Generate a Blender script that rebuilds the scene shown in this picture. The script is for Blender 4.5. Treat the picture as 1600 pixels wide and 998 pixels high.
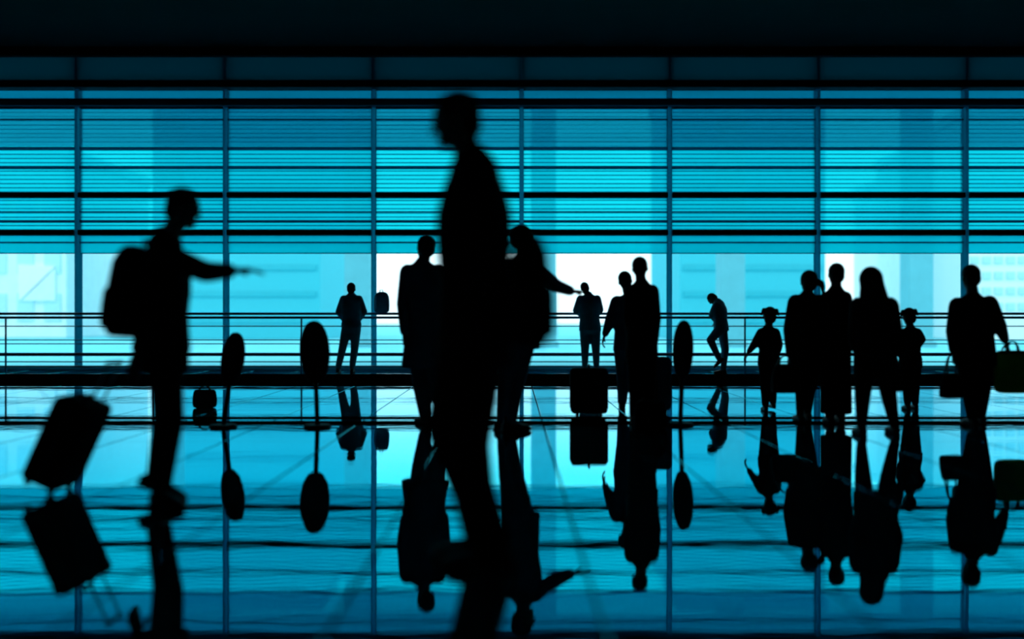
import bpy, bmesh, math, random
from mathutils import Vector, Matrix
random.seed(7)
V = Vector
for o in list(bpy.data.objects): bpy.data.objects.remove(o)
SC = bpy.context.scene
COL = SC.collection

# ------------------------------------------------------------------ camera, sky, exposure
F = 1600.0                      # focal length in pixels of a 1600 x 998 frame
HY = 499.0                      # horizon row
cam_d = bpy.data.cameras.new('camera'); cam = bpy.data.objects.new('camera', cam_d); COL.objects.link(cam)
cam.location = (0, 0, 1.0); cam.rotation_euler = (math.radians(90), 0, 0)
cam_d.sensor_width = 36; cam_d.lens = 36; cam_d.clip_end = 500; cam_d.clip_start = 0.05
cam_d.dof.use_dof = True; cam_d.dof.focus_distance = 15.0; cam_d.dof.aperture_fstop = 0.48
SC.camera = cam
w = bpy.data.worlds.new('sky'); SC.world = w; w.use_nodes = True
bg = w.node_tree.nodes['Background']
bg.inputs[0].default_value = (0.72, 0.95, 1.0, 1); bg.inputs[1].default_value = 1.8
SC.view_settings.view_transform = 'Standard'; SC.view_settings.look = 'None'
SC.view_settings.exposure = 0.0; SC.view_settings.gamma = 1.0; SC.view_settings.use_curve_mapping = False

# ------------------------------------------------------------------ materials
MATS = {}
def principled(name, col, rough=0.8, metal=0.0, spec=0.3, vary=0.15, scale=6.0, bump=0.0, bscale=60.0):
    if name in MATS: return MATS[name]
    m = bpy.data.materials.new(name); m.use_nodes = True; MATS[name] = m
    nt = m.node_tree; b = nt.nodes['Principled BSDF']
    b.inputs['Roughness'].default_value = rough; b.inputs['Metallic'].default_value = metal
    b.inputs['Specular IOR Level'].default_value = spec
    tc = nt.nodes.new('ShaderNodeTexCoord')
    n = nt.nodes.new('ShaderNodeTexNoise'); n.inputs['Scale'].default_value = scale; n.inputs['Detail'].default_value = 3
    nt.links.new(tc.outputs['Object'], n.inputs['Vector'])
    mx = nt.nodes.new('ShaderNodeMix'); mx.data_type = 'RGBA'
    mx.inputs[6].default_value = tuple(c * (1 - vary) for c in col) + (1,)
    mx.inputs[7].default_value = tuple(min(1, c * (1 + vary)) for c in col) + (1,)
    nt.links.new(n.outputs['Fac'], mx.inputs[0]); nt.links.new(mx.outputs[2], b.inputs['Base Color'])
    if bump:
        n2 = nt.nodes.new('ShaderNodeTexNoise'); n2.inputs['Scale'].default_value = bscale
        nt.links.new(tc.outputs['Object'], n2.inputs['Vector'])
        bp = nt.nodes.new('ShaderNodeBump'); bp.inputs['Strength'].default_value = bump; bp.inputs['Distance'].default_value = 0.01
        nt.links.new(n2.outputs['Fac'], bp.inputs['Height']); nt.links.new(bp.outputs[0], b.inputs['Normal'])
    return m

def floor_material():
    m = bpy.data.materials.new('polished_floor'); m.use_nodes = True
    nt = m.node_tree; b = nt.nodes['Principled BSDF']
    b.inputs['Metallic'].default_value = 0.88; b.inputs['Roughness'].default_value = 0.008; b.inputs['Specular Tint'].default_value = (0.05, 0.72, 0.88, 1)
    geo = nt.nodes.new('ShaderNodeNewGeometry')
    n = nt.nodes.new('ShaderNodeTexNoise'); n.inputs['Scale'].default_value = 0.8; n.inputs['Detail'].default_value = 4
    nt.links.new(geo.outputs['Position'], n.inputs['Vector'])
    mx = nt.nodes.new('ShaderNodeMix'); mx.data_type = 'RGBA'
    mx.inputs[6].default_value = (0.004, 0.72, 0.74, 1); mx.inputs[7].default_value = (0.008, 0.82, 0.84, 1)
    nt.links.new(n.outputs['Fac'], mx.inputs[0]); nt.links.new(mx.outputs[2], b.inputs['Base Color'])
    mp = nt.nodes.new('ShaderNodeMapping'); mp.inputs['Scale'].default_value = (1.1, 2.6, 1)
    nt.links.new(geo.outputs['Position'], mp.inputs['Vector'])
    n2 = nt.nodes.new('ShaderNodeTexNoise'); n2.inputs['Scale'].default_value = 1.6; n2.inputs['Detail'].default_value = 2
    nt.links.new(mp.outputs[0], n2.inputs['Vector'])
    bp = nt.nodes.new('ShaderNodeBump'); bp.inputs['Strength'].default_value = 0.08; bp.inputs['Distance'].default_value = 0.010
    nt.links.new(n2.outputs['Fac'], bp.inputs['Height']); nt.links.new(bp.outputs[0], b.inputs['Normal'])
    return m

def glass_material():
    m = bpy.data.materials.new('clear_glass'); m.use_nodes = True
    nt = m.node_tree; nt.nodes.clear()
    out = nt.nodes.new('ShaderNodeOutputMaterial'); mix = nt.nodes.new('ShaderNodeMixShader')
    t = nt.nodes.new('ShaderNodeBsdfTransparent'); t.inputs[0].default_value = (0.93, 0.985, 1, 1)
    g = nt.nodes.new('ShaderNodeBsdfGlossy'); g.inputs['Roughness'].default_value = 0.02
    fr = nt.nodes.new('ShaderNodeFresnel'); fr.inputs[0].default_value = 1.3
    nt.links.new(fr.outputs[0], mix.inputs[0]); nt.links.new(t.outputs[0], mix.inputs[1]); nt.links.new(g.outputs[0], mix.inputs[2])
    nt.links.new(mix.outputs[0], out.inputs[0])
    return m

def blind_material(name, tcol, lcol, fac):
    m = bpy.data.materials.new(name); m.use_nodes = True
    nt = m.node_tree; nt.nodes.clear()
    out = nt.nodes.new('ShaderNodeOutputMaterial'); mix = nt.nodes.new('ShaderNodeMixShader')
    t = nt.nodes.new('ShaderNodeBsdfTransparent'); l = nt.nodes.new('ShaderNodeBsdfTranslucent')
    l.inputs[0].default_value = lcol + (1,)
    geo = nt.nodes.new('ShaderNodeNewGeometry')
    mp = nt.nodes.new('ShaderNodeMapping'); mp.inputs['Scale'].default_value = (0.25, 0.25, 9)
    n = nt.nodes.new('ShaderNodeTexNoise'); n.inputs['Scale'].default_value = 1.0; n.inputs['Detail'].default_value = 3
    nt.links.new(geo.outputs['Position'], mp.inputs[0]); nt.links.new(mp.outputs[0], n.inputs['Vector'])
    mx = nt.nodes.new('ShaderNodeMix'); mx.data_type = 'RGBA'
    mx.inputs[6].default_value = tuple(c * 0.72 for c in tcol) + (1,); mx.inputs[7].default_value = tuple(min(1, c * 1.25) for c in tcol) + (1,)
    nt.links.new(n.outputs['Fac'], mx.inputs[0]); nt.links.new(mx.outputs[2], t.inputs[0])
    mix.inputs[0].default_value = fac
    nt.links.new(t.outputs[0], mix.inputs[1]); nt.links.new(l.outputs[0], mix.inputs[2])
    nt.links.new(mix.outputs[0], out.inputs[0])
    return m

def matte(name, col):
    m = bpy.data.materials.new(name); m.use_nodes = True
    nt = m.node_tree; nt.nodes.clear()
    out = nt.nodes.new('ShaderNodeOutputMaterial'); d = nt.nodes.new('ShaderNodeBsdfDiffuse')
    geo = nt.nodes.new('ShaderNodeNewGeometry'); n = nt.nodes.new('ShaderNodeTexNoise'); n.inputs['Scale'].default_value = 30
    nt.links.new(geo.outputs['Position'], n.inputs['Vector'])
    mx = nt.nodes.new('ShaderNodeMix'); mx.data_type = 'RGBA'
    mx.inputs[6].default_value = tuple(c * 0.7 for c in col) + (1,); mx.inputs[7].default_value = tuple(c * 1.3 for c in col) + (1,)
    nt.links.new(n.outputs['Fac'], mx.inputs[0]); nt.links.new(mx.outputs[2], d.inputs[0]); nt.links.new(d.outputs[0], out.inputs[0])
    return m

M_FLOOR = floor_material(); M_GLASS = glass_material()
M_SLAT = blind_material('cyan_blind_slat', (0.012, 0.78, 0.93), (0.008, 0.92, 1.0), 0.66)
M_HEM = blind_material('cyan_blind_hem', (0.01, 0.74, 0.82), (0.01, 0.88, 0.96), 0.55)
M_FASC_GLOW = blind_material('fascia_glow', (0.004, 0.05, 0.065), (0.006, 0.20, 0.24), 0.8)  # translucent so daylight behind stands in for dim room light on the fascia
M_SLAT_SHADE = blind_material('cyan_blind_shaded', (0.006, 0.32, 0.44), (0.004, 0.34, 0.48), 0.72)  # darker slat copy: shade at the window top put into its colour
M_MUL_GLOW = blind_material('mullion_glow', (0.004, 0.28, 0.36), (0.004, 0.42, 0.56), 0.6)  # mullions let daylight through to imitate the glare along them
M_EDGE = blind_material('cyan_blind_edge', (0.004, 0.22, 0.32), (0.004, 0.26, 0.36), 0.6)  # painted lower edge: dark line of overlapping slats put into the colour
M_BAND = blind_material('cyan_blind_band', (0.004, 0.24, 0.34), (0.004, 0.26, 0.36), 0.7)
M_TINT = blind_material('tinted_top_glass', (0.004, 0.44, 0.55), (0.004, 0.50, 0.62), 0.5)
M_STIFF = principled('blind_rail_teal', (0.01, 0.18, 0.25), 0.7)
M_MUL = principled('mullion_metal', (0.06, 0.48, 0.62), 0.5, 0.1)
M_BEAM = principled('beam_black', (0.003, 0.010, 0.016), 0.6)
M_FASC = principled('fascia_teal', (0.10, 0.26, 0.32), 0.8, vary=0.25, scale=1.5)
M_CEIL = principled('ceiling_dark', (0.008, 0.022, 0.028), 0.9, vary=0.3, scale=0.8)
M_WALL = principled('hall_wall_dark', (0.03, 0.06, 0.07), 0.9)
M_WALL2 = principled('hall_wall_grey', (0.35, 0.42, 0.44), 0.9)
M_GROUT = matte('floor_joint', (0.004, 0.02, 0.026))
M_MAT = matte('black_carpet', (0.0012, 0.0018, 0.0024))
M_RAIL = principled('rail_steel', (0.02, 0.18, 0.34), 0.4, 0.2)
M_CONC = principled('concrete_pale', (0.16, 0.52, 0.60), 0.9, vary=0.12, scale=3)
M_GROUND = principled('apron_concrete', (0.14, 0.66, 0.76), 0.9, vary=0.10, scale=0.4)
M_SHADE_SLAB = principled('shade_slab_pale', (0.55, 0.80, 0.84), 0.9)
M_SKIN = principled('skin', (0.16, 0.10, 0.08), 0.7, vary=0.1)
M_HAIR = principled('dark_hair', (0.010, 0.009, 0.010), 0.7, bump=0.3, bscale=90)
M_SHOE = principled('black_leather', (0.006, 0.006, 0.007), 0.5)
M_RUB = principled('black_rubber', (0.006, 0.006, 0.007), 0.7)
M_CHROME = principled('dull_metal', (0.10, 0.12, 0.13), 0.4, 0.9)
def cloth(name, c): return principled('cloth_' + name, c, 0.95, spec=0.1, vary=0.3, scale=12, bump=0.25, bscale=120)
C_BLACK = cloth('black', (0.006, 0.006, 0.008)); C_NAVY = cloth('navy', (0.05, 0.12, 0.18))
C_CHAR = cloth('charcoal', (0.014, 0.017, 0.020)); C_BLUE_HAZE = cloth('blue_haze', (0.10, 0.30, 0.42))  # the lighter cloth carries the haze over the figures at the railing
C_OLIVE = cloth('olive_yellow', (0.60, 0.50, 0.04)); C_GREEN = cloth('dark_green', (0.02, 0.06, 0.05))

# ------------------------------------------------------------------ helpers
def mesh_obj(name, me, mat, parent=None, loc=(0, 0, 0), smooth=False):
    o = bpy.data.objects.new(name, me); COL.objects.link(o)
    if mat and not me.materials: me.materials.append(mat)
    o.parent = parent; o.location = loc
    if smooth: me.polygons.foreach_set('use_smooth', [True] * len(me.polygons))
    return o
def empty(name, loc=(0, 0, 0), rz=0.0):
    o = bpy.data.objects.new(name, None); COL.objects.link(o); o.location = loc; o.rotation_euler = (0, 0, rz)
    o.empty_display_size = 0.1
    return o
def tag(o, label, cat, group=None):
    o['label'] = label; o['category'] = cat
    if group: o['group'] = group
    return o
def struct(o): o['kind'] = 'structure'; return o
def box_mesh(x0, x1, y0, y1, z0, z1, bev=0.0, seg=2):
    bm = bmesh.new(); bmesh.ops.create_cube(bm, size=1.0)
    for v in bm.verts:
        v.co = V((x0 + (v.co.x + .5) * (x1 - x0), y0 + (v.co.y + .5) * (y1 - y0), z0 + (v.co.z + .5) * (z1 - z0)))
    if bev: bmesh.ops.bevel(bm, geom=list(bm.edges), offset=bev, segments=seg, affect='EDGES', profile=0.5)
    me = bpy.data.meshes.new('m'); bm.to_mesh(me); bm.free(); return me
def box(name, mat, parent, x0, x1, y0, y1, z0, z1, bev=0.0, seg=2, smooth=False):
    return mesh_obj(name, box_mesh(x0, x1, y0, y1, z0, z1, bev, seg), mat, parent, smooth=smooth)
def tube_mesh(pts, r, n=10, closed=False):
    vs, fs = [], []; pts = [V(p) for p in pts]; k = len(pts)
    up = None
    for i, p in enumerate(pts):
        a = pts[(i - 1) % k] if (closed or i > 0) else p
        b = pts[(i + 1) % k] if (closed or i < k - 1) else p
        t = (b - a).normalized()
        if up is None: up = t.orthogonal().normalized()
        u = (up - t * up.dot(t)).normalized(); up = u; v = t.cross(u)
        rr = r[i] if isinstance(r, (list, tuple)) else r
        for j in range(n):
            a_ = 2 * math.pi * j / n
            vs.append(p + u * math.cos(a_) * rr + v * math.sin(a_) * rr)
    m = k if closed else k - 1
    for i in range(m):
        for j in range(n):
            i2 = (i + 1) % k
            fs.append((i * n + j, i * n + (j + 1) % n, i2 * n + (j + 1) % n, i2 * n + j))
    if not closed:
        fs.append(tuple(range(n - 1, -1, -1))); fs.append(tuple(range((k - 1) * n, k * n)))
    me = bpy.data.meshes.new('m'); me.from_pydata(vs, [], fs); return me
def tube(name, mat, parent, pts, r, n=10, closed=False):
    return mesh_obj(name, tube_mesh(pts, r, n, closed), mat, parent, smooth=True)
def P(c, x, y, dz=0.0):
    d = F / (c - HY) + dz
    return V(((x - 800) * d / F, d, 1 + (HY - y) * d / F))
def ground_pt(c, x, dz=0.0):
    p = P(c, x, c, dz); return V((p.x, p.y, 0))

# ------------------------------------------------------------------ the hall
PXM = 79.0; WD = F / PXM                       # window wall: pixels per metre, distance
def wz(y): return 1 + (HY - y) / PXM
SP = 231.0 / PXM; X0 = 15.0 / PXM
XM = [X0 + SP * k for k in range(-4, 5)]       # mullion axes, eight bays
XL, XR = XM[0], XM[-1]; YB = -3.2; ZC = wz(89)

floor = struct(box('floor', M_GROUT, None, XL - .2, XR + .2, YB, WD + .6, -0.2, -0.004))
joint, sw, row = 0.297, 0.885, 2.45
slab_cache = {}
xs = [joint + sw * k for k in range(-14, 15)]
ys = [3.49 + row * k for k in range(-3, 8)]
for a in xs:
    for b in ys:
        x0, x1 = max(a + .007, XL - .1), min(a + sw - .007, XR + .1)
        y0, y1 = max(b + .002, YB), min(b + row - .002, WD + .1)
        if x1 - x0 < .05 or y1 - y0 < .05: continue
        key = (round(x1 - x0, 3), round(y1 - y0, 3))
        if key not in slab_cache:
            slab_cache[key] = box_mesh(0, key[0], 0, key[1], -0.02, 0.0, 0.0015, 1)
        mesh_obj('floor_slab', slab_cache[key], M_FLOOR, floor, (x0, y0, 0))
def strip(name, ya, yb, h=0.004):
    return box(name, M_MAT, None, XL + .02, XR - .02, F / (yb - HY), F / (ya - HY), 0.0005, h, 0.0015, 1)
runner = strip('carpet_runner', 584.5, 602.5, 0.008)
tag(runner, 'wide black carpet runner crossing the floor in front of the window railing', 'carpet')
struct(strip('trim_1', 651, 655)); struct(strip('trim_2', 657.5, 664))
struct(box('ceiling', M_CEIL, None, XL - .2, XR + .2, YB, WD + .6, ZC, ZC + .25))
struct(box('wall_left', M_WALL, None, XL - .3, XL - .06, YB, WD + .3, 0, ZC))
struct(box('wall_right', M_WALL, None, XR + .06, XR + .3, YB, WD + .3, 0, ZC))
struct(box('wall_front', M_WALL2, None, XL - .3, XR + .3, YB - .25, YB, 0, ZC))
struct(box('trim_3', M_BEAM, None, XL - .05, XR + .05, WD - .75, WD - .60, ZC - .16, ZC))

wall = struct(empty('wall_back', (0, WD, 0)))
for i in range(8):                              # fascia panels over the glazing
    box('fascia_panel', M_FASC_GLOW, wall, XM[i] + .0015, XM[i + 1] - .0015, -.10, -.08, wz(129), ZC)
box('beam', M_BEAM, wall, XL, XR, -.24, .12, wz(140), wz(129.5), .012, 1)
box('beam', M_STIFF, wall, XL, XR, -.16, .12, wz(167), wz(156), .01, 1)
box('ledge', M_STIFF, wall, XL, XR, -.16, -.08, wz(129), wz(127.6), .004, 1)
for k, x in enumerate(XM):
    box('mullion', M_MUL_GLOW, wall, x - .043, x + .043, -.075, .12, 0, ZC, .008, 1)
for (ya, yb) in ((309.5, 301.5), (368, 359.5)):
    for i in range(8):
        box('transom', M_BEAM, wall, XM[i] + .043, XM[i + 1] - .043, -.13, .10, wz(ya), wz(yb), .008, 1)
box('sill', M_MUL, wall, XL, XR, -.10, .12, 0, .07, .008, 1)
for i in range(8):
    for (ya, yb) in ((155.5, 140), (301.5, 167), (359.5, 309.5), (573, 368)):
        box('pane', M_TINT if ya < 160 else M_GLASS, wall, XM[i] + .043, XM[i + 1] - .043, .086, .098, wz(ya), wz(yb))

# blinds : slats hang between the mullions, indoors of the glass
BAYS = ['leftmost', 'second', 'third', 'fourth', 'fifth', 'sixth', 'seventh', 'rightmost']
pitch = 6.55 / PXM
W = SP - .07
bm = bmesh.new()
prof = [(-.022, -.052), (-.012, -.028), (.0, .0), (.014, .028), (.024, .052)]
rows_ = [[bm.verts.new((sx * W / 2, a, b)) for a, b in prof] for sx in (-1, 1)]
top_ = [[bm.verts.new((sx * W / 2, a + .003, b + .002)) for a, b in prof] for sx in (-1, 1)]
for i in range(4):
    f_ = bm.faces.new((rows_[0][i], rows_[1][i], rows_[1][i + 1], rows_[0][i + 1])); f_.material_index = 1 if i == 0 else 0
slat_me = bpy.data.meshes.new('slat'); slat_me.materials.append(M_SLAT); slat_me.materials.append(M_EDGE); bm.verts.index_update()
for v in top_[0] + top_[1]: bm.verts.remove(v)
bm.to_mesh(slat_me); bm.free()
shaded_me = slat_me.copy(); shaded_me.materials.clear(); shaded_me.materials.append(M_SLAT_SHADE); shaded_me.materials.append(M_EDGE)
for i in range(8):
    name = {'leftmost': 'leftmost', 'rightmost': 'rightmost'}.get(BAYS[i], BAYS[i] + ' bay from the left')
    cx = (XM[i] + XM[i + 1]) / 2
    bl = empty('window_blind', (cx, WD + .03, wz(167)))
    lab = 'cyan slatted blind lowered in the ' + (BAYS[i] + ' window bay' if 'most' in BAYS[i] else BAYS[i] + ' window bay from the left')
    tag(bl, lab, 'blind', 'cyan blinds in the window wall')
    zt = wz(169) - wz(167); zb = wz(371) - wz(167)
    n = int((zt - zb) / pitch)
    for j in range(n):
        z = zt - .04 - j * pitch
        s = mesh_obj('slat', shaded_me if z + wz(167) > wz(231) else slat_me, M_SLAT, bl, (0, 0, z), smooth=True)
        s.rotation_euler = (random.gauss(0, .06), 0, random.gauss(0, .0006))
    box('bottom_panel', M_HEM, bl, -W / 2, W / 2, -.002, .002, wz(395.5) - wz(167), wz(364) - wz(167))
    box('bottom_bar', M_BAND, bl, -W / 2, W / 2, -.012, .012, wz(396.2) - wz(167), wz(394.8) - wz(167))
    for yy, hh in ((187, 1.2), (232, 2.4), (262, 2.6), (331, .9), (346, 2.2), (379, 1.3)):
        box('stiffener', M_BAND, bl, -W / 2, W / 2, -.062, -.045, wz(yy + hh) - wz(167), wz(yy - hh) - wz(167))
    box('head_rail', M_STIFF, bl, -W / 2, W / 2, -.04, .04, -.035, 0)

# railing inside the glass
RD = WD - .42; RS = F / RD
def rz_(y): return 1 + (HY - y) / RS
rail = empty('railing', (0, RD, 0)); tag(rail, 'dark steel railing with thin cables along the whole window wall', 'railing')
for y, r in ((490, .026), (496, .026), (553.5, .034)):
    tube('top_rail' if y < 500 else 'lower_rail', M_RAIL, rail, [(XL, 0, rz_(y)), (XR, 0, rz_(y))], r, 12)
for y, r in ((509.5, .011), (531, .010), (537, .010), (565, .012)):
    tube('cable', M_RAIL, rail, [(XL, 0, rz_(y)), (XR, 0, rz_(y))], r, 8)
for y, r in ((572.5, .020),):
    tube('foot_rail', M_RAIL, rail, [(XL, 0, rz_(y)), (XR, 0, rz_(y))], r, 8)
for k in range(-3, 5):
    x = (9 + 231 * k + 231 * 3 - 800) / RS
    if XL < x < XR:
        tube('post', M_RAIL, rail, [(x, .0, 0), (x, .0, rz_(496))], .018, 10)

# ------------------------------------------------------------------ outdoors
gr = struct(box('ground_outside', M_GROUND, None, -140, 140, WD + .7, 260, -.5, -.12))
shade_slab = empty('shade_slab', (0, WD + .6, 6.3)); tag(shade_slab, 'unseen flat slab added outside to shade the top of the window wall', 'shade_slab')  # added, out of view: cuts skylight on the top of the blinds
box('shade_panel', M_SHADE_SLAB, shade_slab, -22, 22, 0, 4.6, 0, .35, .02, 1)
COLX = [264, 560, 849, 1141, 1432]
CLAB = ['pale square column outside, behind the left walking man with the outstretched arm',
        'pale square column outside, behind the man standing at the railing beside the backpack',
        'pale square column outside, nearest the middle of the window wall',
        'pale square column outside, behind the person hunched over the railing',
        'pale square column outside, behind the two rightmost walkers']
for x, lb in zip(COLX, CLAB):
    d = 42.0; X = (x - 800) * d / F
    c = empty('column', (X, d, -.12)); tag(c, lb, 'column', 'columns outside the windows')
    box('shaft', M_CONC, c, -.50, .50, -.50, .50, 0, 14.5, .03, 2)
    box('cap', M_CONC, c, -.65, .65, -.65, .65, 14.5, 15, .03, 1)
    box('base', M_CONC, c, -.60, .60, -.60, .60, 0, .22, .02, 1)

def building(name, label, px0, px1, d, depth, h, wallmat, winmat, cols, rows, z0, zstep, ww, wh, fin=0.0, rot=0.0, band=False):
    xa, xb = (px0 - 800) * d / F, (px1 - 800) * d / F
    wd = xb - xa
    b = empty(name, ((xa + xb) / 2, d, -.12), rot); tag(b, label, 'building')
    box('wall', wallmat, b, -wd / 2, wd / 2, 0, depth, 0, h, .05, 1)
    box('parapet', wallmat, b, -wd / 2 - .15, wd / 2 + .15, -.15, depth + .15, h, h + .6, .03, 1)
    wm = box_mesh(-ww / 2, ww / 2, -.10, .05, 0, wh, .02, 1)
    fm = box_mesh(-wd / 2, wd / 2, -.22, .02, 0, .22, .02, 1)
    for r in range(rows):
        z = z0 + r * zstep
        for k in range(cols):
            x = -wd / 2 + (k + .5) * wd / cols
            mesh_obj('window', wm, winmat, b, (x, 0, z))
        if band: mesh_obj('floor_band', fm, wallmat, b, (0, 0, z - .45))
    return b
B_WHITE = principled('facade_white', (0.93, 0.95, 0.95), 0.9, vary=0.05)
B_PALE = principled('facade_pale', (0.80, 0.90, 0.93), 0.9, vary=0.10, scale=2)
B_CYAN = principled('facade_cyan', (0.06, 0.56, 0.66), 0.8, vary=0.06)
B_CYAN2 = principled('facade_cyan_deep', (0.02, 0.52, 0.68), 0.8, vary=0.06)
B_WIN = principled('far_window', (0.52, 0.80, 0.87), 0.4, vary=0.1)
B_WIN2 = principled('far_window_cyan', (0.03, 0.48, 0.58), 0.4, vary=0.1)
building('office_building', 'white office building with pale gable panel seen through the leftmost bay', -150, 104, 62, 14, 11, B_PALE, B_WIN, 6, 3, 1.0, 2.9, 1.0, 1.7)
building('office_tower', 'light cyan tower with level bands seen right of the outstretched arm', 286, 500, 58, 12, 15, B_CYAN, B_WIN2, 1, 9, .9, 1.5, 7.4, .32)
building('office_tower', 'light cyan tower with level bands behind the person hunched over the railing', 1062, 1290, 58, 12, 15, B_CYAN, B_WIN2, 1, 9, .9, 1.5, 7.9, .32)
building('concrete_block', 'pale textured block left of the rightmost man, seen between the columns', 1372, 1402, 84, 6, 12, B_PALE, B_WIN, 3, 6, .8, 1.7, .3, 1.0)
building('concrete_block', 'pale textured block just left of the rightmost mullion', 1420, 1468, 68, 6, 12, B_PALE, B_WIN, 5, 8, .8, 1.2, .22, .7)
building('office_building', 'white office building with window rows at the right edge of the view', 1518, 1790, 54, 9, 12, B_WHITE, B_WIN, 15, 9, 1.6, .82, .44, .42, rot=math.radians(-5), band=False)
# gable panel of the left office building
gp = bpy.data.meshes.new('gable'); 
gv = [(28, 413), (86, 416), (30, 470)]; gd = 61.8
pts = [V(((x - 800) * gd / F, 0, 1 + (HY - y) * gd / F)) for x, y in gv]
ob = [o for o in bpy.data.objects if o.name == 'office_building'][0]
vs = [p - V((ob.location.x, -.14, ob.location.z)) * 1 for p in pts]
vs = [V((p.x, -.22, p.z)) for p in vs] + [V((p.x, .02, p.z)) for p in vs]
gp.from_pydata(vs, [], [(0, 2, 1), (3, 4, 5), (0, 1, 4, 3), (1, 2, 5, 4), (2, 0, 3, 5)])
mesh_obj('gable_panel', gp, B_WHITE, ob)
gp2 = bpy.data.meshes.new('gable')
gv = [(86, 419), (86, 470), (34, 470)]
pts = [V(((x - 800) * gd / F, 0, 1 + (HY - y) * gd / F)) for x, y in gv]
vs = [V((p.x - ob.location.x, -.20, p.z - ob.location.z)) for p in pts] + [V((p.x - ob.location.x, .02, p.z - ob.location.z)) for p in pts]
gp2.from_pydata(vs, [], [(0, 2, 1), (3, 4, 5), (0, 1, 4, 3), (1, 2, 5, 4), (2, 0, 3, 5)])
mesh_obj('glazed_panel', gp2, B_PALE, ob)

# ------------------------------------------------------------------ people
JOBS = []                                      # (object, voxel, smooth iterations, decimate)
class Soup:
    def __init__(s): s.v = []; s.f = []
    def loft(s, secs, n=18):
        b = len(s.v); k = len(secs)
        for c, u, v in secs:
            for j in range(n):
                a = 2 * math.pi * j / n
                s.v.append(c + u * math.cos(a) + v * math.sin(a))
        for i in range(k - 1):
            for j in range(n):
                s.f.append((b + i * n + j, b + i * n + (j + 1) % n, b + (i + 1) * n + (j + 1) % n, b + (i + 1) * n + j))
        s.f.append(tuple(b + j for j in range(n - 1, -1, -1))); s.f.append(tuple(b + (k - 1) * n + j for j in range(n)))
    def cone(s, p0, p1, r0, r1, n=14, flat=None, fk=1.0):
        ax = p1 - p0; L = ax.length
        if L < 1e-6: ax = V((0, 0, 1))
        t = ax.normalized()
        u = (flat - t * flat.dot(t)).normalized() if flat is not None else t.orthogonal().normalized()
        v = t.cross(u); secs = []
        for a in (88, 60, 30):
            a = math.radians(a); r = r0 * math.cos(a); secs.append((p0 - t * r0 * math.sin(a), u * r, v * r * fk))
        m = 5
        for i in range(m + 1):
            q = i / m; r = r0 + (r1 - r0) * q; secs.append((p0 + ax * q, u * r, v * r * fk))
        for a in (30, 60, 88):
            a = math.radians(a); r = r1 * math.cos(a); secs.append((p1 + t * r1 * math.sin(a), u * r, v * r * fk))
        s.loft(secs, n)
    def ball(s, c, X, Y, Z, n=16):
        secs = []
        for i in range(11):
            a = math.radians(-88 + 176 * i / 10)
            secs.append((c + Z * math.sin(a), X * math.cos(a), Y * math.cos(a)))
        s.loft(secs, n)
    def done(s, name, mat, parent, vox, it, dec):
        me = bpy.data.meshes.new(name); base = parent.location
        me.from_pydata([p - base for p in s.v], [], s.f)
        bm = bmesh.new(); bm.from_mesh(me); bmesh.ops.recalc_face_normals(bm, faces=bm.faces); bm.to_mesh(me); bm.free()
        o = mesh_obj(name, me, mat, parent)
        JOBS.append((o, vox, it, dec)); return o

def hand(s, wrist, D, N, k, curl, side):
    """palm, four fingers and a thumb; D along the forearm, N the way the palm faces, side = thumb side"""
    D = D.normalized(); N = (N - D * N.dot(D)).normalized(); L = D.cross(N) * side
    pe = wrist + D * .085 * k
    s.loft([(wrist - D * .02 * k, L * .026 * k, N * .020 * k), (wrist + D * .02 * k, L * .034 * k, N * .017 * k), (pe, L * .042 * k, N * .014 * k), (pe + D * .008 * k, L * .036 * k, N * .010 * k)], 14)
    for i, (o, ln) in enumerate(((.031, .072), (.011, .082), (-.010, .076), (-.030, .060))):
        p = pe + L * o * k; a = curl * (0.7 + .08 * i)
        for seg, q in enumerate((.45, .32, .23)):
            d = (D * math.cos(a) + N * math.sin(a)); e = p + d * ln * q * k * 1.05
            s.cone(p, e, (.0098 - .0008 * seg) * k, (.0092 - .0009 * seg) * k, 8); p = e; a += curl * .8
    p = wrist + D * .025 * k + L * .028 * k; d = (D * .65 + L * .65 + N * .35).normalized()
    for q in (.045, .032):
        e = p + d * q * k; s.cone(p, e, .0125 * k, .0105 * k, 8); p = e; d = (d + D * .5 + N * curl * .5).normalized()

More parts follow.
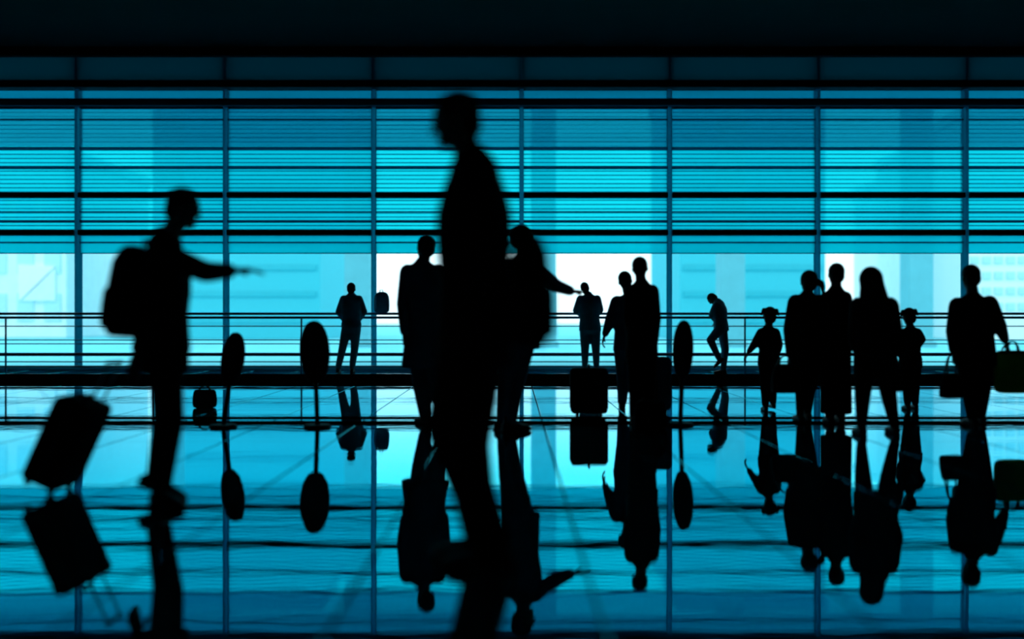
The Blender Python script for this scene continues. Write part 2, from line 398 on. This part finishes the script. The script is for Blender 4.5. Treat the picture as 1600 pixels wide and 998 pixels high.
def person(label, c, J, face=90.0, k=1.0, g=1.0, hk=1.0, hair='short', top=C_BLACK, bottom=C_BLACK, hem=None, hemw=None, hemd=None,
           vox=.009, curl=.5, group='people in the hall', feet=None, cat='person', sleeve=1.0, legsk=1.0, dtop=None):
    W3 = {}
    for n_, q in J.items():
        if n_ in ('al', 'ar'):
            p = ground_pt(c, q[0], q[2] if len(q) > 2 else 0); p.z = .075 * k + q[1]; W3[n_] = p
        else: W3[n_] = P(c, q[0], q[1], q[2] if len(q) > 2 else 0)
    fa = math.radians(face); Fv = V((math.cos(fa), math.sin(fa), 0)); U = V((0, 0, 1))
    base = ground_pt(c, (J['al'][0] + J['ar'][0]) / 2)
    e = empty('person', base); tag(e, label, cat, group)
    sl, sr, hl, hr = W3['sl'], W3['sr'], W3['hl'], W3['hr']
    Ms, Mh = (sl + sr) / 2, (hl + hr) / 2
    Ls = (sr - sl); Ls.z = 0; Ls = Ls.normalized(); Lh = (hr - hl); Lh.z = 0; Lh = Lh.normalized()
    if Lh.dot(Ls) < 0: Lh = -Lh
    sp = (Ms - Mh); spn = sp.normalized()
    swd = (sr - sl).length / 2 + .035 * g * k; hwd = (hr - hl).length / 2 + .085 * g * k
    def sec(t, wdt, dep, inf):
        L = Lh.lerp(Ls, max(0, min(1, t))).normalized(); ce = Mh + sp * t
        D = spn.cross(L).normalized()
        return (ce, L * (wdt + inf), D * (dep * g * k + inf))
    def torso(s, inf, low=True):
        avg = (swd + hwd) / 2
        secs = []
        if low: secs += [sec(-.17, hwd * .75, .085, inf), sec(-.08, hwd * .95, .11, inf)]
        secs += [sec(0, hwd, .120, inf), sec(.18, hwd * .95, .112, inf), sec(.38, avg * .86, .105, inf), sec(.60, swd * .93, .118, inf),
                 sec(.80, swd * .98, .118, inf), sec(.95, swd * .96, .095, inf), sec(1.04, swd * .80, .075, inf)]
        top_ = Ms + spn * .065 * k; D = spn.cross(Ls).normalized()
        secs += [(top_, Ls * (swd * .50 + inf), D * (.068 * g * k + inf)), (top_ + spn * .03 * k, Ls * (.058 * k + inf), D * (.058 * k + inf))]
        s.loft(secs, 24)
    hc = W3['head']; hr_ = hk * k
    nb = Ms + spn * .07 * k
    Hu = (hc - nb).normalized(); Hu = (Hu + U * .8).normalized() if Hu.z > .5 else Hu
    Hf = W3_face = J.get('look'); 
    hf = Fv if not J.get('lookdir') else V(J['lookdir'])
    Hf = (hf - Hu * hf.dot(Hu)).normalized(); Hr = Hf.cross(Hu)
    b = Soup()
    def H(r, f, u): return hc + (Hr * r + Hf * f + Hu * u) * hr_
    b.ball(H(0, -.006, .02), Hr * .076 * hr_, Hf * .096 * hr_, Hu * .098 * hr_)
    b.loft([(H(0, .028, -.105), Hr * .022 * hr_, Hf * .030 * hr_), (H(0, .026, -.09), Hr * .040 * hr_, Hf * .052 * hr_), (H(0, .018, -.06), Hr * .056 * hr_, Hf * .066 * hr_), (H(0, .008, -.01), Hr * .068 * hr_, Hf * .080 * hr_), (H(0, .0, .03), Hr * .070 * hr_, Hf * .084 * hr_)], 16)
    b.cone(H(0, .086, .018), H(0, .108, -.024), .008 * hr_, .013 * hr_, 8)
    b.ball(H(0, .084, .036), Hr * .042 * hr_, Hf * .014 * hr_, Hu * .009 * hr_, 10)
    b.ball(H(0, .088, -.052), Hr * .024 * hr_, Hf * .011 * hr_, Hu * .006 * hr_, 10)
    b.ball(H(0, .086, -.064), Hr * .020 * hr_, Hf * .011 * hr_, Hu * .006 * hr_, 10)
    b.ball(H(0, .078, -.094), Hr * .020 * hr_, Hf * .016 * hr_, Hu * .014 * hr_, 10)
    for sd in (-1, 1):
        b.ball(H(.031 * sd, .078, .014), Hr * .013 * hr_, Hf * .012 * hr_, Hu * .010 * hr_, 10)
        b.ball(H(.078 * sd, -.008, -.002), Hr * .010 * hr_, Hf * .019 * hr_, Hu * .031 * hr_, 10)
    b.cone(H(0, -.012, -.05), nb - spn * .03 * k, .054 * k * (.5 + .5 * hk), .062 * k, 14)
    torso(b, -.004)
    jk, tr = Soup(), Soup()
    torso(jk, .022 * k, low=False)
    for a in 'lr':
        s_, el, wr = W3['s' + a], W3['e' + a], W3['w' + a]
        b.cone(s_, el, .052 * g * k, .041 * g * k); b.cone(el, wr, .041 * g * k, .026 * k)
        fd = (wr - el).normalized()
        hd = J.get('hd' + a); hd = V(hd).normalized() if hd else (fd + V((0, 0, -.25))).normalized()
        inw = (Mh - wr); inw = inw - hd * inw.dot(hd)
        if inw.length < 1e-4: inw = Fv.copy()
        nrm = J.get('pn' + a); nrm = V(nrm) if nrm else inw
        sd = 1 if (hd.cross(nrm)).dot(Fv) > 0 else -1
        hand(b, wr + hd * .01, hd, nrm, k * .98, curl, sd)
        jk.cone(s_, el, .072 * g * k, .060 * g * k); jk.cone(el, wr - fd * .015, .060 * g * k, .045 * k)
        hp, kn, an = W3['h' + a], W3['k' + a], W3['a' + a]
        b.cone(hp, kn, .085 * g * k, .054 * g * k); b.cone(kn, an, .053 * g * k, .036 * k)
        tr.cone(hp, kn, .100 * g * k * legsk, .074 * g * k * legsk); tr.cone(kn, an + (kn - an).normalized() * .02, .074 * g * k * legsk, .058 * k * legsk)
        ft = feet.get(a) if feet and a in feet else None
        ang = math.radians(ft[0]) if ft else fa
        pit = math.radians(ft[1]) if ft and len(ft) > 1 else 0
        fv = V((math.cos(ang) * math.cos(pit), math.sin(ang) * math.cos(pit), -math.sin(pit)))
        fu = V((math.cos(ang) * math.sin(pit), math.sin(ang) * math.sin(pit), math.cos(pit))); fl = fv.cross(fu)
        def FT(f, u): return an + fv * f * k + fu * (u - .075) * k
        b.cone(an, FT(.12, .032), .034 * k, .024 * k, 10)
        b.ball(FT(-.025, .038), fl * .03 * k, fv * .034 * k, fu * .034 * k, 10)
        so = Soup()
        def S(f, u, wd, hh): return (FT(f, u), fl * wd * k, fu * hh * k)
        so.loft([S(-.078, .040, .020, .022), S(-.070, .038, .034, .036), S(-.03, .044, .040, .043), S(.04, .042, .042, .041), S(.10, .034, .048, .033), (FT(.155, .029), fl * .044 * k, fu * .027 * k), (FT(.19, .022), fl * .030 * k, fu * .019 * k), (FT(.20, .018), fl * .014 * k, fu * .010 * k)], 16)
        so.cone(FT(-.005, .06), FT(-.008, .115), .046 * k, .047 * k, 12)
        o = so.done('shoe', M_SHOE, e, .009, 2, .5)
        q = Soup(); q.loft([S(-.082, .008, .030, .008), S(-.05, .008, .040, .008), S(.04, .007, .040, .0075), S(.12, .007, .050, .0075), S(.18, .009, .034, .008), S(.203, .012, .014, .006)], 14)
        me = bpy.data.meshes.new('sole'); me.from_pydata([p - base for p in q.v], [], q.f)
        mesh_obj('sole', me, M_RUB, o)
    # jacket hem, trousers
    D0 = Lh.cross(U).normalized()
    hz = P(c, 0, hem).z if hem else (Mh.z - .06 * k)
    hw_ = hemw if hemw else hwd + .025 * k; hd_ = hemd if hemd else .145 * g * k
    # coat skirt under the waist
    cz = (Mh + sp * .2)
    secs = [(V((Mh.x + (cz.x - Mh.x) * q, Mh.y + (cz.y - Mh.y) * q, hz + (cz.z - hz) * q)), Lh * (hw_ + (hwd + .012 - hw_) * q), D0 * (hd_ + (.13 * g * k - hd_) * q)) for q in (0, .04, .3, .6, 1)]
    jk.loft(secs, 24)
    jk.cone(nb - spn * .05 * k, nb + Hu * .012 * k, .082 * k, .074 * k, 14)
    tr.loft([sec(-.18, hwd * .8, .09, .012), sec(-.08, hwd, .115, .012), sec(.02, hwd * 1.0, .12, .012), sec(.2, hwd * .95, .112, .012)], 22)
    # hair
    h = Soup()
    if hair in ('short', 'bun', 'tail', 'pig', 'long', 'crop'):
        t_ = .010 if hair in ('crop', 'short') else .016
        h.ball(H(0, -.022, .040), Hr * (.076 + t_) * hr_, Hf * (.088 + t_) * hr_, Hu * (.084 + t_) * hr_)
        h.ball(H(0, -.055, -.01), Hr * (.066 + t_) * hr_, Hf * (.046 + t_) * hr_, Hu * (.070 + t_) * hr_)
    if hair == 'hood':
        h.ball(H(0, -.022, .020), Hr * .104 * hr_, Hf * .108 * hr_, Hu * .118 * hr_)
        h.loft([(H(0, -.03, -.20), Hr * .15 * hr_, Hf * .10 * hr_), (H(0, -.03, -.14), Hr * .125 * hr_, Hf * .11 * hr_), (H(0, -.03, -.05), Hr * .108 * hr_, Hf * .098 * hr_), (H(0, -.025, .03), Hr * .10 * hr_, Hf * .10 * hr_)], 18)
    if hair == 'long':
        h.loft([(H(0, -.055, -.25), Hr * .05 * hr_, Hf * .02 * hr_), (H(0, -.055, -.21), Hr * .09 * hr_, Hf * .04 * hr_), (H(0, -.05, -.12), Hr * .098 * hr_, Hf * .055 * hr_), (H(0, -.04, .0), Hr * .096 * hr_, Hf * .07 * hr_)], 16)
    if hair == 'tail':
        sx = J.get('tail', 1)
        pts = [H(.05 * sx, -.09, .02), H(.10 * sx, -.11, .0), H(.118 * sx, -.11, -.05), H(.125 * sx, -.11, -.12)]
        for i, (r0, r1) in enumerate(((.03, .034), (.034, .028), (.028, .010))): h.cone(pts[i], pts[i + 1], r0 * hr_, r1 * hr_, 10)
    ho = h.done('hood' if hair == 'hood' else 'hair', top if hair == 'hood' else M_HAIR, e, .010, 3, .5)
    if hair == 'pig':
        for sd in (-1, 1):
            q = Soup(); q.ball(H(.080 * sd, -.03, .085), Hr * .034 * hr_, Hf * .032 * hr_, Hu * .034 * hr_); q.cone(H(.095 * sd, -.03, .075), H(.115 * sd, -.035, .02), .022 * hr_, .010 * hr_, 10)
            q.done('hair_bunch', M_HAIR, e, .009, 2, .6)
    b.done('body', M_SKIN, e, vox, 2, .35)
    jk.done('jacket', top, e, .014, 5, .6)
    tr.done('trousers', bottom, e, .014, 4, .6)
    return e, W3

def bake():
    tmp = []
    for o, vox, it, dec in JOBS:
        m = o.modifiers.new('r', 'REMESH'); m.mode = 'VOXEL'; m.voxel_size = vox; m.use_smooth_shade = True
        s = o.modifiers.new('s', 'SMOOTH'); s.iterations = it; s.factor = .5
        d = o.modifiers.new('d', 'DECIMATE'); d.ratio = dec
    bpy.context.view_layer.update()
    dg = bpy.context.evaluated_depsgraph_get()
    for o, *_ in JOBS:
        me = bpy.data.meshes.new_from_object(o.evaluated_get(dg)); me.name = o.name
        tmp.append((o, me))
    for o, me in tmp:
        o.modifiers.clear(); o.data = me
        me.polygons.foreach_set('use_smooth', [True] * len(me.polygons))

# --- the nearest walker, in profile
person('largest person, nearest the camera, in dark clothes striding left with a backpack', 880,
       dict(head=(712, 190), sl=(741, 285, -.17), sr=(741, 285, .17), el=(770, 410, -.20), er=(735, 410, .20), wl=(752, 520, -.17), wr=(705, 505, .18),
            hl=(742, 535, -.08), hr=(740, 535, .08), kl=(704, 668, -.09), kr=(728, 695, .09), al=(772, .0, -.08), ar=(752, .0, .10)),
       face=180, k=1.07, g=1.06, hk=.90, hair='short', top=C_BLACK, bottom=C_BLACK, hem=575, hemw=.21, hemd=.16, vox=.007, legsk=1.25)
# --- the left walker with outstretched arm
person('person leaning forward with right arm stretched out, wearing a backpack and pulling a suitcase', 787,
       dict(head=(287, 327), sl=(258, 398, -.17), sr=(258, 394, .17), el=(322, 425, -.16), er=(240, 470, .29), wl=(362, 423, -.12), wr=(216, 548, .32),
            hdl=(1, .1, .05), pnl=(0, 0, -1), hl=(258, 548, -.08), hr=(256, 548, .08), kl=(268, 655, -.09), kr=(258, 650, .09), al=(251, .0, -.08), ar=(243, .055, .08)),
       face=0, k=1.0, g=.98, hk=.90, hair='short', top=C_BLACK, bottom=C_BLACK, hem=585, hemd=.13, vox=.007, curl=.25, feet={'l': (-38,), 'r': (10, 20)}, legsk=.92)
# --- behind the nearest walker
person('standing person half hidden behind the left of the nearest walker', 662,
       dict(head=(664, 388), sl=(637, 425), sr=(684, 425), el=(630, 475, -.03), er=(694, 475), wl=(632, 520, -.1), wr=(694, 520), hl=(652, 530), hr=(676, 530),
            kl=(656, 595), kr=(682, 595), al=(664, 0), ar=(690, 0)), face=120, k=1.0, g=1.08, hair='short', top=C_NAVY, bottom=C_NAVY, hem=575, hemw=.23)
person('person pointing to the right, mostly hidden behind the nearest walker', 672,
       dict(head=(818, 374), sl=(799, 415, .10), sr=(836, 418, -.10), el=(800, 470, .14), er=(868, 446, -.16), wl=(806, 520, .1), wr=(893, 455, -.18), hdr=(1, 0, -.05), pnr=(0, 0, -1),
            hl=(804, 520, .05), hr=(824, 520, -.05), kl=(792, 600, .05), kr=(806, 600, -.06), al=(786, 0, .05), ar=(797, 0.0, -.1)), face=20, k=1.03, g=1.0, hair='short', top=C_NAVY, bottom=C_NAVY, hem=545, curl=.15)
# --- at the railing
person('man with legs apart standing at the railing left of the backpack on the rail', 582,
       dict(head=(549, 452), sl=(537, 467), sr=(561, 467), el=(529, 487, .06), er=(569, 487, .06), wl=(537, 500, .2), wr=(561, 500, .2), hl=(542, 512), hr=(556, 512),
            kl=(535, 545), kr=(554, 545, .03), al=(528, 0), ar=(550, 0, .05)), face=90, k=.97, g=1.05, hair='crop', top=C_BLUE_HAZE, bottom=C_BLUE_HAZE, hem=507)
person('man with bent elbows in bulky jacket at the railing, right of the pointing arm', 581,
       dict(head=(914, 451), sl=(907, 467), sr=(933, 467), el=(900, 485, .06), er=(938, 484, .06), wl=(910, 494, .22), wr=(930, 496, .22), hl=(914, 513), hr=(930, 513),
            kl=(914, 545), kr=(931, 545), al=(914, 0), ar=(932, 0)), face=95, k=.97, g=1.12, hair='crop', top=C_BLUE_HAZE, bottom=C_BLUE_HAZE, hem=517)
person('hunched person leaning on the railing with head bowed and one leg bent', 584,
       dict(head=(1113, 467, .12), sl=(1119, 477, -.12), sr=(1127, 476, .16), el=(1112, 492, -.02), er=(1116, 494, .26), wl=(1117, 501, .1), wr=(1117, 502, .3), hl=(1126, 513, -.08), hr=(1128, 513, .09),
            lookdir=(-.8, .3, -.5), kl=(1110, 531, -.08), kr=(1133, 546, .08), al=(1124, .20, -.04), ar=(1130, 0, .08)), face=165, k=.90, g=1.1, hair='short', top=C_BLUE_HAZE, bottom=C_BLUE_HAZE, hem=517, feet={'l': (180, 40), 'r': (150,)})
# --- middle pair
person('man in a long jacket with left arm held out, walking beside a suitcase', 640,
       dict(head=(977, 440), sl=(964, 472), sr=(1003, 472), el=(953, 502), er=(1014, 506), wl=(945, 523, .02), wr=(1017, 540, .02), hl=(973, 545), hr=(992, 545),
            kl=(974, 590), kr=(990, 590), al=(972, 0), ar=(992, 0, .1)), face=85, k=.90, g=1.15, hair='short', top=C_NAVY, bottom=C_NAVY, hem=549)
person('taller dark person walking close behind the man with the held out arm', 662,
       dict(head=(1000, 420), sl=(986, 455), sr=(1019, 455), el=(984, 495), er=(1024, 498), wl=(986, 535, .08), wr=(1022, 538, .05), hl=(994, 545), hr=(1012, 545),
            kl=(994, 605), kr=(1013, 605), al=(991, 0), ar=(1015, 0, .15)), face=80, k=.90, g=1.05, hair='short', top=C_BLACK, bottom=C_BLACK, hem=560)
# --- the group on the right
person('small girl with hair in two bunches holding her left arm out, left of the group', 642,
       dict(head=(1202, 495), sl=(1190, 520), sr=(1211, 520), el=(1180, 536), er=(1217, 538), wl=(1169, 551), wr=(1215, 554, .05), hl=(1196, 565), hr=(1207, 565),
            kl=(1196, 602), kr=(1206, 602, .04), al=(1196, 0), ar=(1208, .02, .12)), face=90, k=.70, g=1.15, hk=1.18, hair='pig', top=C_CHAR, bottom=C_BLACK, hem=572, group='children in the hall')
person('woman with a side ponytail and wide coat carrying a dark bag', 658,
       dict(head=(1263, 442), sl=(1243, 472), sr=(1280, 472), el=(1234, 515), er=(1287, 515), wl=(1234, 556, -.1), wr=(1285, 555, .05), hl=(1252, 545), hr=(1270, 545),
            kl=(1252, 602), kr=(1266, 602), al=(1250, 0), ar=(1262, 0, .2)), face=92, k=.88, g=1.25, hk=1.05, hair='tail', top=C_CHAR, bottom=C_BLACK, hem=585, hemw=.20, legsk=.8)
person('dark person in an ankle-length coat between two women of the group', 663,
       dict(head=(1306, 430), sl=(1291, 465), sr=(1321, 465), el=(1286, 512), er=(1325, 512), wl=(1288, 553, .04), wr=(1323, 553, .04), hl=(1297, 548), hr=(1315, 548),
            kl=(1298, 605), kr=(1313, 605), al=(1297, 0), ar=(1313, 0, .15)), face=90, k=.90, g=1.0, hair='short', top=C_BLACK, bottom=C_BLACK, hem=646, hemw=.15, hemd=.15)
person('hooded woman in a broad coat, widest figure of the group', 680,
       dict(head=(1360, 440), sl=(1342, 478), sr=(1390, 478), el=(1336, 522), er=(1399, 522), wl=(1342, 560, .05), wr=(1396, 556, -.05), hl=(1354, 550), hr=(1382, 550),
            kl=(1348, 615), kr=(1388, 615), al=(1346, 0), ar=(1398, 0, .12)), face=92, k=.90, g=1.25, hk=1.08, hair='hood', top=C_CHAR, bottom=C_BLACK, hem=592, hemw=.19, legsk=.85)
person('small girl with hair in two bunches, half hidden behind the hooded woman', 640,
       dict(head=(1420, 496), sl=(1412, 521), sr=(1433, 520), el=(1406, 542), er=(1440, 530, .02), wl=(1408, 558, .05), wr=(1430, 548, .12), hl=(1417, 568), hr=(1429, 568),
            kl=(1418, 602), kr=(1429, 602), al=(1418, 0), ar=(1430, 0, .1)), face=90, k=.70, g=1.15, hk=1.15, hair='pig', top=C_CHAR, bottom=C_BLACK, hem=575, group='children in the hall')
person('man in a dark jacket carrying a handbag and a yellow bag, rightmost walker', 665,
       dict(head=(1516, 434), sl=(1496, 477), sr=(1546, 474), el=(1489, 518), er=(1562, 510), wl=(1490, 551), wr=(1571, 533), hl=(1513, 555), hr=(1537, 555),
            kl=(1516, 612), kr=(1534, 612), al=(1519, 0), ar=(1532, 0, .2)), face=95, k=.92, g=1.2, hk=1.05, hair='short', top=C_BLACK, bottom=C_BLACK, hem=570, legsk=.95, curl=.9)
bake()

# ------------------------------------------------------------------ luggage and bags
def suitcase(label, loc, w_, d_, h_, rz, tilt=0.0, mat=C_BLACK, rods=0.42, name='suitcase'):
    """upright on the floor at loc; tilt leans it about its wheel edge (local x)"""
    e = empty(name, loc); e.rotation_euler = (0, tilt, rz); tag(e, label, 'suitcase', 'suitcases on the floor')
    z0 = .032
    s = box('shell', mat, e, -w_ / 2, w_ / 2, -d_ / 2, d_ / 2, z0, h_, min(w_, d_) * .16, 3, smooth=True)
    n = 5
    for i in range(n):
        y = -d_ * .36 + d_ * .72 * i / (n - 1)
        box('rib', mat, s, -w_ / 2 - .006, w_ / 2 + .006, y - .012, y + .012, z0 + h_ * .10, h_ * .93, .004, 1)
    box('zip_band', M_RUB, s, -.008, .008, -d_ / 2 - .004, d_ / 2 + .004, z0 + .03, h_ - .03, .003, 1)
    for sx in (-1, 1):
        for sy in (-1, 1):
            me = tube_mesh([(sx * w_ * .32 - .012, sy * d_ * .34, .025), (sx * w_ * .32 + .012, sy * d_ * .34, .025)], .025, 14)
            mesh_obj('wheel', me, M_RUB, e)
            box('wheel_fork', M_RUB, e, sx * w_ * .32 - .018, sx * w_ * .32 + .018, sy * d_ * .34 - .012, sy * d_ * .34 + .012, .03, .06, .003, 1)
    tube('carry_handle', M_RUB, e, [(0, -.07, h_ - .005), (0, -.06, h_ + .03), (0, .06, h_ + .03), (0, .07, h_ - .005)], .009, 8)
    if rods:
        for sy in (-1, 1): tube('trolley_rod', M_CHROME, e, [(w_ * .28, sy * .09, h_ - .02), (w_ * .28, sy * .09, h_ + rods)], .007, 8)
        tube('trolley_grip', M_RUB, e, [(w_ * .28, -.105, h_ + rods), (w_ * .28, .105, h_ + rods)], .014, 10)
    return e
# tilted case of the left walker: leans right, standing on its lower right edge
d = F / (768 - HY); sc = d / F
tilt = math.radians(24)
wcase = .225; px_ = (92 - 800) * sc
cx_ = px_ - (wcase * .32) * math.cos(tilt)
tc_ = suitcase('black wheeled suitcase tilted on its wheels behind the left walker', (cx_, d, wcase * .32 * math.sin(tilt)), wcase, .36, .55, 0, tilt, C_BLACK, .26)
suitcase('black suitcase standing left of the man with the held out arm', ground_pt(650, 920), .375, .22, .50, 0, 0, C_BLACK, 0)
suitcase('dark suitcase standing right of the man with the held out arm', ground_pt(643, 1024, -.12), .31, .22, .60, 0, 0, C_NAVY, 0)

def backpack(label, loc, w_, d_, h_, rz, mat, lean=0.0, on=None):
    """w_ across, d_ front to back (front pocket on +y), straps on -y; base at loc"""
    e = empty('backpack', loc); e.rotation_euler = (lean, 0, rz); tag(e, label, 'backpack', 'backpacks')
    secs = []
    for t in (0, .04, .12, .35, .6, .8, .92, .98, 1.0):
        q = {0: .70, .04: .9, .12: 1, .35: 1.03, .6: 1, .8: .92, .92: .74, .98: .5, 1.0: .25}[t]
        secs.append((t * h_, w_ / 2 * q, d_ / 2 * (q if t < .9 else q * .9)))
    def sup(secs, off=V((0, 0, 0)), n=24):
        vs, fs = [], []
        for z, a, b_ in secs:
            for j in range(n):
                an = 2 * math.pi * j / n; cx, sx = math.cos(an), math.sin(an)
                vs.append(off + V((a * math.copysign(abs(cx) ** .6, cx), b_ * math.copysign(abs(sx) ** .6, sx), z)))
        k = len(secs)
        for i in range(k - 1):
            for j in range(n): fs.append((i * n + j, i * n + (j + 1) % n, (i + 1) * n + (j + 1) % n, (i + 1) * n + j))
        fs.append(tuple(range(n - 1, -1, -1))); fs.append(tuple((k - 1) * n + j for j in range(n)))
        me = bpy.data.meshes.new('m'); me.from_pydata(vs, [], fs); return me
    mesh_obj('main_bag', sup(secs), mat, e, smooth=True)
    pk = [(h_ * .08 + t * h_ * .46, w_ * .38 * q, d_ * .22 * q) for t, q in ((0, .75), (.1, .95), (.5, 1), (.85, .95), (.97, .75), (1, .4))]
    mesh_obj('front_pocket', sup(pk, V((0, d_ * .42, 0))), mat, e, smooth=True)
    tube('top_loop', mat, e, [(-.03, -d_ * .3, h_ * .95), (-.025, -d_ * .3, h_ + .035), (.025, -d_ * .3, h_ + .035), (.03, -d_ * .3, h_ * .95)], .008, 8)
    for sx in (-1, 1):
        tube('strap', mat, e, [(sx * w_ * .22, -d_ * .42, h_ * .90), (sx * w_ * .25, -d_ * .62, h_ * .92), (sx * w_ * .27, -d_ * .70, h_ * .7), (sx * w_ * .30, -d_ * .64, h_ * .38), (sx * w_ * .36, -d_ * .40, h_ * .10)], .013, 8)
    return e
p = P(880, 828, 540); backpack('bulging dark backpack on the back of the nearest walker', (p.x, p.y, p.z), .30, .16, .46, math.radians(-90), C_BLACK)
p = P(787, 196, 526); backpack('rounded dark backpack on the left walker', (p.x, p.y, p.z), .30, .19, .50, math.radians(90), C_BLACK, math.radians(6))
rt = rz_(490) + .024
backpack('small dark backpack perched on the railing beside the standing man', ((596.5 - 800) * RD / F, RD, rt), .29, .20, .40, 0, C_BLUE_HAZE)

def handbag(label, loc, w_, d_, h_, mat, drop, rz=0.0, cat='bag', name='handbag', spread=.5, soft=.8):
    e = empty(name, loc, rz); tag(e, label, cat, 'carried bags')
    bm = bmesh.new(); bmesh.ops.create_cube(bm, size=1.0)
    bmesh.ops.subdivide_edges(bm, edges=list(bm.edges), cuts=3, use_grid_fill=True)
    for v in bm.verts:
        t = v.co.z + .5; q = 1 - (1 - soft) * t; bul = 1 + .10 * math.sin(math.pi * t)
        v.co = V((v.co.x * w_ * q * bul, v.co.y * d_ * (1 - .6 * t) * bul * (1 - .5 * abs(v.co.x)), t * h_))
    me = bpy.data.meshes.new('m'); bm.to_mesh(me); bm.free()
    b = mesh_obj('bag_body', me, mat, e)
    md = b.modifiers.new('s', 'SUBSURF'); md.levels = 1; md.render_levels = 1
    box('rim', M_SHOE, b, -w_ * soft / 2 * .9, w_ * soft / 2 * .9, -d_ * .2, d_ * .2, h_ * .93, h_ * .99, .004, 1)
    for sy in (-1, 1):
        pts = []
        for i in range(11):
            a = math.pi * i / 10
            pts.append((math.cos(a) * w_ * spread * .5, sy * d_ * (.20 - .18 * math.sin(a)), h_ * .94 + math.sin(a) * drop))
        tube('handle', M_SHOE, e, pts, .008, 8)
    return e
p = P(665, 1487, 622, -.10); handbag('dark handbag with two loop handles in the hand of the rightmost man', (p.x, p.y, p.z), .22, .12, .23, C_BLACK, .20, .15)
p = P(665, 1582, 614, -.06); handbag('olive yellow shopping bag at the right edge of the frame', (p.x, p.y, p.z), .31, .13, .40, C_OLIVE, .11, -.05, name='shopping_bag', soft=.95, spread=.35)
p = P(658, 1227, 614, -.24); handbag('slouchy dark bag carried low by the woman with the ponytail', (p.x, p.y, p.z), .27, .14, .28, C_BLACK, .10, .1, soft=.75)
p = P(680, 1397, 612, -.13); handbag('grey handbag with thin handles hanging from the hooded woman', (p.x, p.y, p.z), .17, .09, .20, C_CHAR, .12, .2)
p = ground_pt(656, 1040, .0)
handbag('dark holdall on the floor at the feet of the taller dark person', (p.x - .26, p.y - .80, .0), .30, .18, .26, C_BLACK, .06, 0)
p = ground_pt(637, 320); handbag('small dark green bag on the floor right of the left walker', (p.x, p.y, 0), .25, .12, .21, C_GREEN, .05, 0, soft=.95)

def info_post(label, c, x, top, lean=0.0, hw=.14, hh=.29):
    b = ground_pt(c, x); e = empty('information_post', b); tag(e, label, 'post', 'rounded posts on the floor')
    z = P(c, x, top).z
    bm = bmesh.new(); bmesh.ops.create_cone(bm, cap_ends=True, segments=28, radius1=.13, radius2=.12, depth=.025)
    me = bpy.data.meshes.new('m'); bmesh.ops.translate(bm, verts=bm.verts, vec=(0, 0, .0125)); bm.to_mesh(me); bm.free()
    mesh_obj('base', me, M_RUB, e)
    tl = V((math.sin(lean), 0, math.cos(lean)))
    L = (z) / math.cos(lean)
    tube('pole', M_RUB, e, [(0, 0, .02), tl * (L - hh * 1.2)], .022, 12)
    # oval head, thick and rounded
    q = Soup(); ce = tl * (L - hh); X = tl.cross(V((0, 1, 0))).normalized() * hw
    secs = []
    for i in range(15):
        a = math.radians(-89 + 178 * i / 14); s_ = abs(math.cos(a)) ** .85
        secs.append((ce + tl * hh * math.sin(a), X * s_, V((0, .055, 0)) * s_))
    q.loft(secs, 28)
    me = bpy.data.meshes.new('m'); me.from_pydata(q.v, [], q.f)
    hd = mesh_obj('oval_head', me, M_RUB, e, smooth=True)
    return e
info_post('leaning dark oval-headed post right of the left walker', 667, 349, 519, math.radians(8), .11, .25)
info_post('upright dark oval-headed post left of the man standing with legs apart', 667, 496, 501, math.radians(-2), .14, .29)
info_post('narrow dark oval-headed post left of the hunched person', 664, 1063, 500, math.radians(2), .10, .28)
